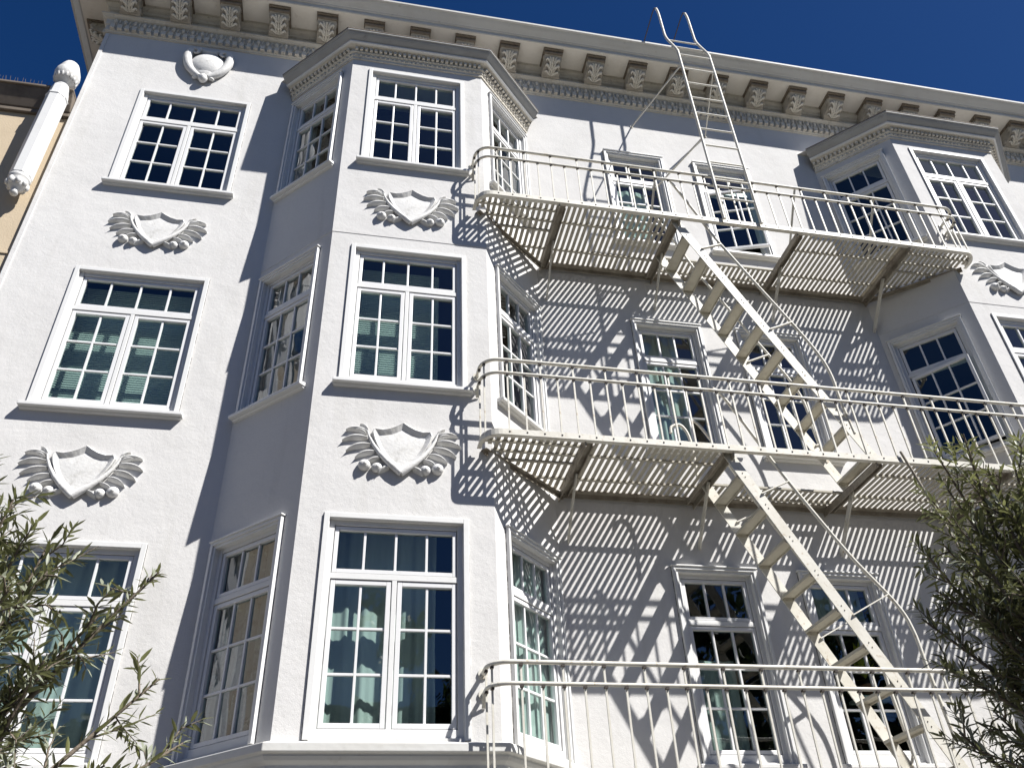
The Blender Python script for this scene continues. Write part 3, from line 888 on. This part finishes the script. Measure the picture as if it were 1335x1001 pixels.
# ------------------------------------------------------------------ yellow plant behind the ground floor pane
pl = thing('house_plant', 'small yellow green plant behind the lower right window pane under the stairs', 'plant', (4.20, .34, -2.52))
mb = MB()
lathe(mb, [(.05,0),(.07,.12),(.075,.13)], 14); mb.obj('pot', M['pot'], pl)
mb = MB(); r = random.Random(3)
for k in range(46):
    a = r.uniform(0, 2*pi); e = r.uniform(.1, 1.3); ln = r.uniform(.09, .2)
    d = Vector((cos(a)*cos(e), sin(a)*cos(e), sin(e))); c = Vector((0,0,.13+r.uniform(.05,.28))) ; t = c + d*ln
    sd = d.cross(Vector((0,0,1))).normalized()*.028
    mb.add([c, c+d*ln*.5+sd, t, c+d*ln*.5-sd], [(0,1,2,3)])
mb.obj('foliage', M['gold'], pl)
mb = MB(); mb.box(4.02, 4.38, .22, .46, -2.55, -2.522); sh_ = mb.obj('shelf', M['trim']); sh_['label'] = 'narrow white shelf behind the lower right window carrying the yellow plant'; sh_['category'] = 'shelf'

# ------------------------------------------------------------------ olive trees
def leaf_cloud(twigs, rnd, ln=(.038,.064), wd=.0050, step=.0155):
    mb = MB(); tone = []
    for pts, base_t in twigs:
        P = smooth_path(pts, 5); L = 0
        acc = 0; total = sum((P[i+1]-P[i]).length for i in range(len(P)-1)); run = 0; flip = 0
        for i in range(len(P)-1):
            seg = P[i+1]-P[i]; sl = seg.length
            if sl < 1e-6: continue
            d = seg/sl; s = acc
            while s < sl:
                t = (run+s)/total
                if t > .12:
                    a0 = rnd.uniform(0, pi)
                    ref = d.cross(Vector((.3,.2,1))).normalized(); o2 = ref.cross(d)
                    for q in (0, pi):
                        if rnd.random() < .10: continue
                        an = flip*pi/2 + q + rnd.uniform(-.5,.5)
                        side = ref*cos(an) + o2*sin(an)
                        ang = rnd.uniform(.45, 1.15)
                        ld = (d*cos(ang) + side*sin(ang) + Vector((0,0,rnd.uniform(-.25,.12)))).normalized()
                        l = rnd.uniform(*ln) * (1.0 - .45*max(0, t-.75)*4*.5)
                        w = l*wd/.05*rnd.uniform(.85,1.15)
                        nn = (Vector((rnd.uniform(-.6,.6), rnd.uniform(-.6,.6), 1)) ); sd = ld.cross(nn).normalized(); up = sd.cross(ld)
                        p = P[i] + d*s
                        k = rnd.uniform(-.12, .06)
                        c1 = p + ld*l*.33 + up*l*.02; c2 = p + ld*l*.68 + up*l*k*.5; tip = p + ld*l + up*l*k
                        mb.add([p, c1+sd*w+up*w*.35, c1-up*w*.1, c1-sd*w+up*w*.35, c2+sd*w*.85+up*w*.3, c2, c2-sd*w*.85+up*w*.3, tip],
                               [(0,2,1),(0,3,2),(1,2,5,4),(2,3,6,5),(4,5,7),(5,6,7)], 0, True)
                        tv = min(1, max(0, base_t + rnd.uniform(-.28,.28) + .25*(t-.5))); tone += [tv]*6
                    flip += 1
                s += step*rnd.uniform(.7, 1.3)
            acc = s - sl; run += sl
    return mb, tone

def olive(label, base, fork, limbs, seed, twn, twl):
    rnd = random.Random(seed)
    t = thing('olive_tree', label, 'tree', base)
    b = Vector(base); fork = Vector(fork)
    tr = MB()
    tr.tube([p - b for p in smooth_path([b, b + (fork-b)*.35 + Vector((.05,.03,0)), b + (fork-b)*.7 + Vector((-.04,.02,0)), fork], 5)],
            [.075 - .03*i/15 for i in range(16)], 10)
    twigs = []; br = MB()
    for tip, tone, dens in limbs:
        tip = Vector(tip); mid = fork + (tip-fork)*.5 + Vector((rnd.uniform(-.08,.08), rnd.uniform(-.08,.08), rnd.uniform(.0,.10)))
        lp = smooth_path([fork, mid, tip], 8); n = len(lp)
        br.tube([p-b for p in lp], [.013*(1-i/n)+.0022 for i in range(n)], 6)
        m = int(twn*dens)
        for k in range(m):
            u = .22 + .76*(k+rnd.random())/m
            i = min(n-2, int(u*(n-1))); p = lp[i] + (lp[i+1]-lp[i])*(u*(n-1)-i)
            ax = (lp[i+1]-lp[i]).normalized()
            d = (ax*rnd.uniform(.3,1.0) + Vector((rnd.gauss(0,.62), rnd.gauss(0,.62), rnd.gauss(.12,.5)))).normalized()
            l = rnd.uniform(*twl)*(1.05-.45*u)
            q1 = p + d*l*.5 + Vector((0,0,.02*l)); q2 = p + d*l + Vector((rnd.uniform(-.03,.03), rnd.uniform(-.03,.03), rnd.uniform(-.05,.03)))
            br.tube([p-b, q1-b, q2-b], [.0035,.0026,.0012], 4, cap=False)
            twigs.append(([p-b, q1-b, q2-b], tone + rnd.uniform(-.15,.15)))
        a = lp[int(n*.55)]; twigs.append(([a-b, lp[int(n*.8)]-b, tip-b], tone+.12))
    tr.v += []
    tr.obj('trunk', M['bark'], t)
    br.obj('branches', M['bark'], t)
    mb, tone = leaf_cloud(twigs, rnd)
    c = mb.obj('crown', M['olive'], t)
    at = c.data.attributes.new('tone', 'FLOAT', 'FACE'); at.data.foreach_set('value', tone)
    return t

def FILL(c, r, n, seed, tone):
    rnd = random.Random(seed); out = []
    while len(out) < n:
        q = [rnd.uniform(-1, 1) for _ in range(3)]
        if .35 < sum(t*t for t in q) < 1: out.append((tuple(c[i]+r[i]*q[i] for i in range(3)), tone+.15*q[2]+rnd.uniform(-.1,.1), .8))  # tone rises with height, as if the top were sunlit
    return out
olive('grey green olive tree with long loose sprays at the lower left window', (-2.35, -4.75, GZ), (-2.22, -4.72, -4.85),
      [((-1.54,-4.76,-3.67), .62, .6), ((-1.66,-4.82,-3.83), .55, .9), ((-1.50,-4.64,-3.95), .62, .5), ((-1.42,-4.52,-4.10), .60, .5), ((-1.93,-4.95,-3.55), .6, 1.2), ((-1.90,-4.88,-3.68), .55, 1.3), ((-1.98,-4.85,-3.62), .55, 1.2), ((-1.86,-4.95,-3.80), .5, 1.3), ((-1.80,-4.90,-3.74), .55, 1.1), ((-2.06,-5.0,-3.55), .6, 1.2), ((-1.56,-4.80,-4.22), .45, 1.1),
       ((-1.86,-4.78,-3.60), .55, 1.1), ((-1.99,-5.00,-3.44), .55, 1.1), ((-1.75,-4.88,-3.98), .40, 1.3), ((-1.97,-4.66,-3.66), .45, 1.2), ((-2.2,-4.7,-3.45), .5, 1.1),
       ((-2.5,-4.8,-3.5), .5, 1.0), ((-2.7,-4.6,-3.8), .5, 1.0), ((-2.05,-4.95,-3.85), .38, 1.4), ((-1.85,-4.85,-4.25), .35, 1.4), ((-2.6,-5.0,-4.1), .5, 1.0), ((-2.2,-5.1,-4.1), .45, 1.0), ((-1.9,-4.3,-4.0), .4, 1.0)] + FILL((-2.12,-4.8,-4.15), (.32,.28,.30), 15, 5, .42), 11, 18, (.12,.28))
olive('dense dark olive tree in front of the fire escape at the lower right', (1.62, -4.85, GZ), (1.52, -4.90, -4.60),  # limb tones paint sunlit upper leaves and a shaded lower interior
      [((1.02,-5.11,-3.30), .75, .5), ((1.07,-5.20,-3.24), .78, .7), ((.93,-4.99,-3.60), .62, .6), ((.95,-4.95,-3.71), .5, .6), ((1.04,-5.07,-3.39), .72, .9), ((1.03,-5.09,-3.58), .6, 1.0), ((1.14,-5.14,-3.43), .72, 1.2), ((1.22,-5.20,-3.36), .78, 1.2), ((1.26,-5.22,-3.26), .72, 1.0), ((1.14,-5.17,-3.36), .66, .8), ((1.05,-4.97,-3.38), .60, .7), ((1.07,-4.92,-3.52), .55, .8), ((.90,-4.90,-3.79), .45, .8), ((.95,-4.87,-3.93), .35, 1.1),
       ((.96,-4.82,-4.13), .30, .6), ((1.08,-5.12,-3.62), .50, 1.2), ((1.07,-5.17,-3.80), .30, 1.4), ((1.10,-4.98,-4.00), .22, 1.5), ((.93,-5.0,-4.25), .3, .6),
       ((1.25,-5.15,-3.55), .45, 1.5), ((1.2,-5.1,-3.75), .25, 1.6), ((1.25,-5.05,-3.95), .2, 1.6), ((1.5,-5.0,-3.2), .6, 1.2), ((1.5,-5.2,-3.5), .4, 1.4), ((1.75,-4.9,-3.3), .5, 1.2), ((1.4,-4.7,-3.6), .3, 1.3),
       ((2.0,-4.9,-3.7), .5, 1.1), ((1.6,-5.3,-3.9), .4, 1.1), ((1.35,-5.2,-4.2), .25, 1.3), ((2.0,-5.1,-4.2), .4, 1.0), ((1.3,-4.6,-4.0), .25, 1.2)] + FILL((1.27,-5.05,-3.92), (.27,.25,.42), 20, 9, .34), 23, 17, (.12,.27))

# ------------------------------------------------------------------ street, ground and the far side
def struct(mb, name, m, kind='structure'):
    o = mb.obj(name, m); o['kind'] = kind; return o
mb = MB(); mb.box(-400, 400, -400, 400, GZ-.6, GZ-.16); struct(mb, 'ground', M['soil'])
mb = MB(); mb.box(-120, 120, -19.5, -8.6, GZ-.158, GZ-.13); struct(mb, 'street', M['asphalt'])
mb = MB(); mb.box(-120, 120, -8.6, -.0, GZ-.155, GZ); mb.box(-120, 120, -24, -19.5, GZ-.154, GZ); struct(mb, 'sidewalk', M['concrete'])
mb = MB()
for k in range(-20, 20): mb.box(k*5, k*5+2.4, -14.1, -14.0, GZ-.129, GZ-.126)
struct(mb, 'lane_marking', M['trim'])

def house(x0, x1, h, m, label):
    t = thing('opposite_house', label, 'house', ((x0+x1)/2, -28, GZ))
    w = (x1-x0)/2
    mb = MB(); panel(mb, (w, 4), (-1, 0), 2*w, 0, h, [(a, a+1.1, z, z+1.6) for z in [1+3*i for i in range(int(h/3))] for a in [1+2.2*j for j in range(int((2*w-1.5)/2.2))]], .2)
    mb.box(-w, w, -4, 3.75, 0, h); mb.obj('wall', m, t)
    mb = MB(); mb.box(-w-.3, w+.3, -4.2, 4.4, h, h+.35); mb.obj('roof', M['eave'], t)
    mb = MB()
    for z in [1+3*i for i in range(int(h/3))]:
        for j in range(int((2*w-1.5)/2.2)):
            a = w-(1+2.2*j); mb.add([(a, 3.82, z), (a-1.1, 3.82, z), (a-1.1, 3.82, z+1.6), (a, 3.82, z+1.6)], [(0,1,2,3)])
    mb.obj('window', M['room'], t)
house(-26, -14.5, 9.5, M['concrete'], 'grey house across the street far to the left')
house(-14, -3, 8.6, M['crown_grey'], 'pale grey house across the street facing the left bay')
house(-2.5, 9, 9.2, M['concrete'], 'grey house across the street facing the fire escape')
house(9.5, 22, 8.8, M['crown_grey'], 'pale grey house across the street far to the right')
def street_tree(x, y, h, seed, label):
    rnd = random.Random(seed); t = thing('street_tree', label, 'tree', (x, y, GZ))
    mb = MB(); mb.tube([(0,0,0),(.05,0,h*.3),(0,.05,h*.6)], [.18,.14,.08], 8); mb.obj('trunk', M['bark'], t)
    mb = MB(); tone = []
    cl = [(Vector((rnd.gauss(0,1.7), rnd.gauss(0,1.3), h*.60+rnd.gauss(0,h*.17))), rnd.uniform(.6,1.1), rnd.random()) for _ in range(46)]
    for c, r, tn in cl:
        for k in range(120):
            d = Vector((rnd.gauss(0,1), rnd.gauss(0,1), rnd.gauss(0,1))).normalized()*r*rnd.uniform(.5,1); p = c+d
            a = Vector((rnd.gauss(0,1), rnd.gauss(0,1), rnd.gauss(0,1))).normalized(); b = a.cross(d).normalized()*.11; a = a*.17
            mb.add([p-a, p+b, p+a, p-b], [(0,1,2,3)]); tone.append(tn)
    c = mb.obj('crown', M['hedge'], t); at = c.data.attributes.new('tone', 'FLOAT', 'FACE'); at.data.foreach_set('value', tone)
rows = [(-15, 9.5, 'leafy tree across the street, leftmost of the row'), (-8, 10.5, 'leafy tree across the street, second from the left'), (-1.5, 10.2, 'shorter leafy tree across the street facing the left bay'),
        (4.5, 13.5, 'tall leafy tree across the street, left of the tallest pair'), (9.5, 15.5, 'tallest leafy tree across the street facing the stairs'), (13.5, 15, 'tall leafy tree across the street, third from the right end'),
        (18, 14.5, 'tall leafy tree across the street, second from the right end'), (23, 13.5, 'leafy tree across the street, rightmost of the row')]
for i, (x, h, lb) in enumerate(rows): street_tree(x, -21.3, h, 40+i, lb)

# ------------------------------------------------------------------ light, sky, camera
SUN = Vector((1.13, -1, 1.78))
el = math.atan2(SUN.z, sqrt(SUN.x**2 + SUN.y**2)); lon = math.atan2(SUN.y, SUN.x)
w = bpy.data.worlds.new('World'); scene.world = w; w.use_nodes = True
nt = w.node_tree; sky = nt.nodes.new('ShaderNodeTexSky'); sky.sky_type = 'NISHITA'; sky.sun_disc = False
sky.sun_elevation = el; sky.sun_rotation = pi/2 - lon
sky.altitude = 1200; sky.air_density = 1.0; sky.dust_density = 1.0; sky.ozone_density = 4.0
bg = nt.nodes['Background']; bg.inputs['Strength'].default_value = .070
hs = nt.nodes.new('ShaderNodeHueSaturation'); hs.inputs['Saturation'].default_value = 1.30; hs.inputs['Hue'].default_value = .511
nt.links.new(sky.outputs[0], hs.inputs['Color']); nt.links.new(hs.outputs[0], bg.inputs['Color'])
ld = bpy.data.lights.new('sun', 'SUN'); ld.energy = 9.1; ld.angle = radians(.5); ld.color = (1, .972, .93)
lo = bpy.data.objects.new('sun', ld); COL.objects.link(lo); lo.rotation_euler = SUN.to_track_quat('Z', 'Y').to_euler(); lo.location = SUN*20

cd = bpy.data.cameras.new('camera'); cd.sensor_width = 36; cd.lens = 1091.3/1335*36; cd.clip_end = 2000; cd.clip_start = .05
co = bpy.data.objects.new('camera', cd); COL.objects.link(co)
R3 = Matrix(((.98061567,-.08070268,-.17854968),(-.19155458,-.58658139,-.78691112),(-.04122809,.80585939,-.59066987)))
co.matrix_world = Matrix.Translation((-.9926,-7.2830,-4.7486)) @ R3.to_4x4()
scene.camera = co
scene.view_settings.view_transform = 'Standard'; scene.view_settings.look = 'None'; scene.view_settings.exposure = 0; scene.view_settings.gamma = 1
scene.render.engine = 'CYCLES'
scene.cycles.max_bounces = 8; scene.cycles.transparent_max_bounces = 16; scene.cycles.diffuse_bounces = 2
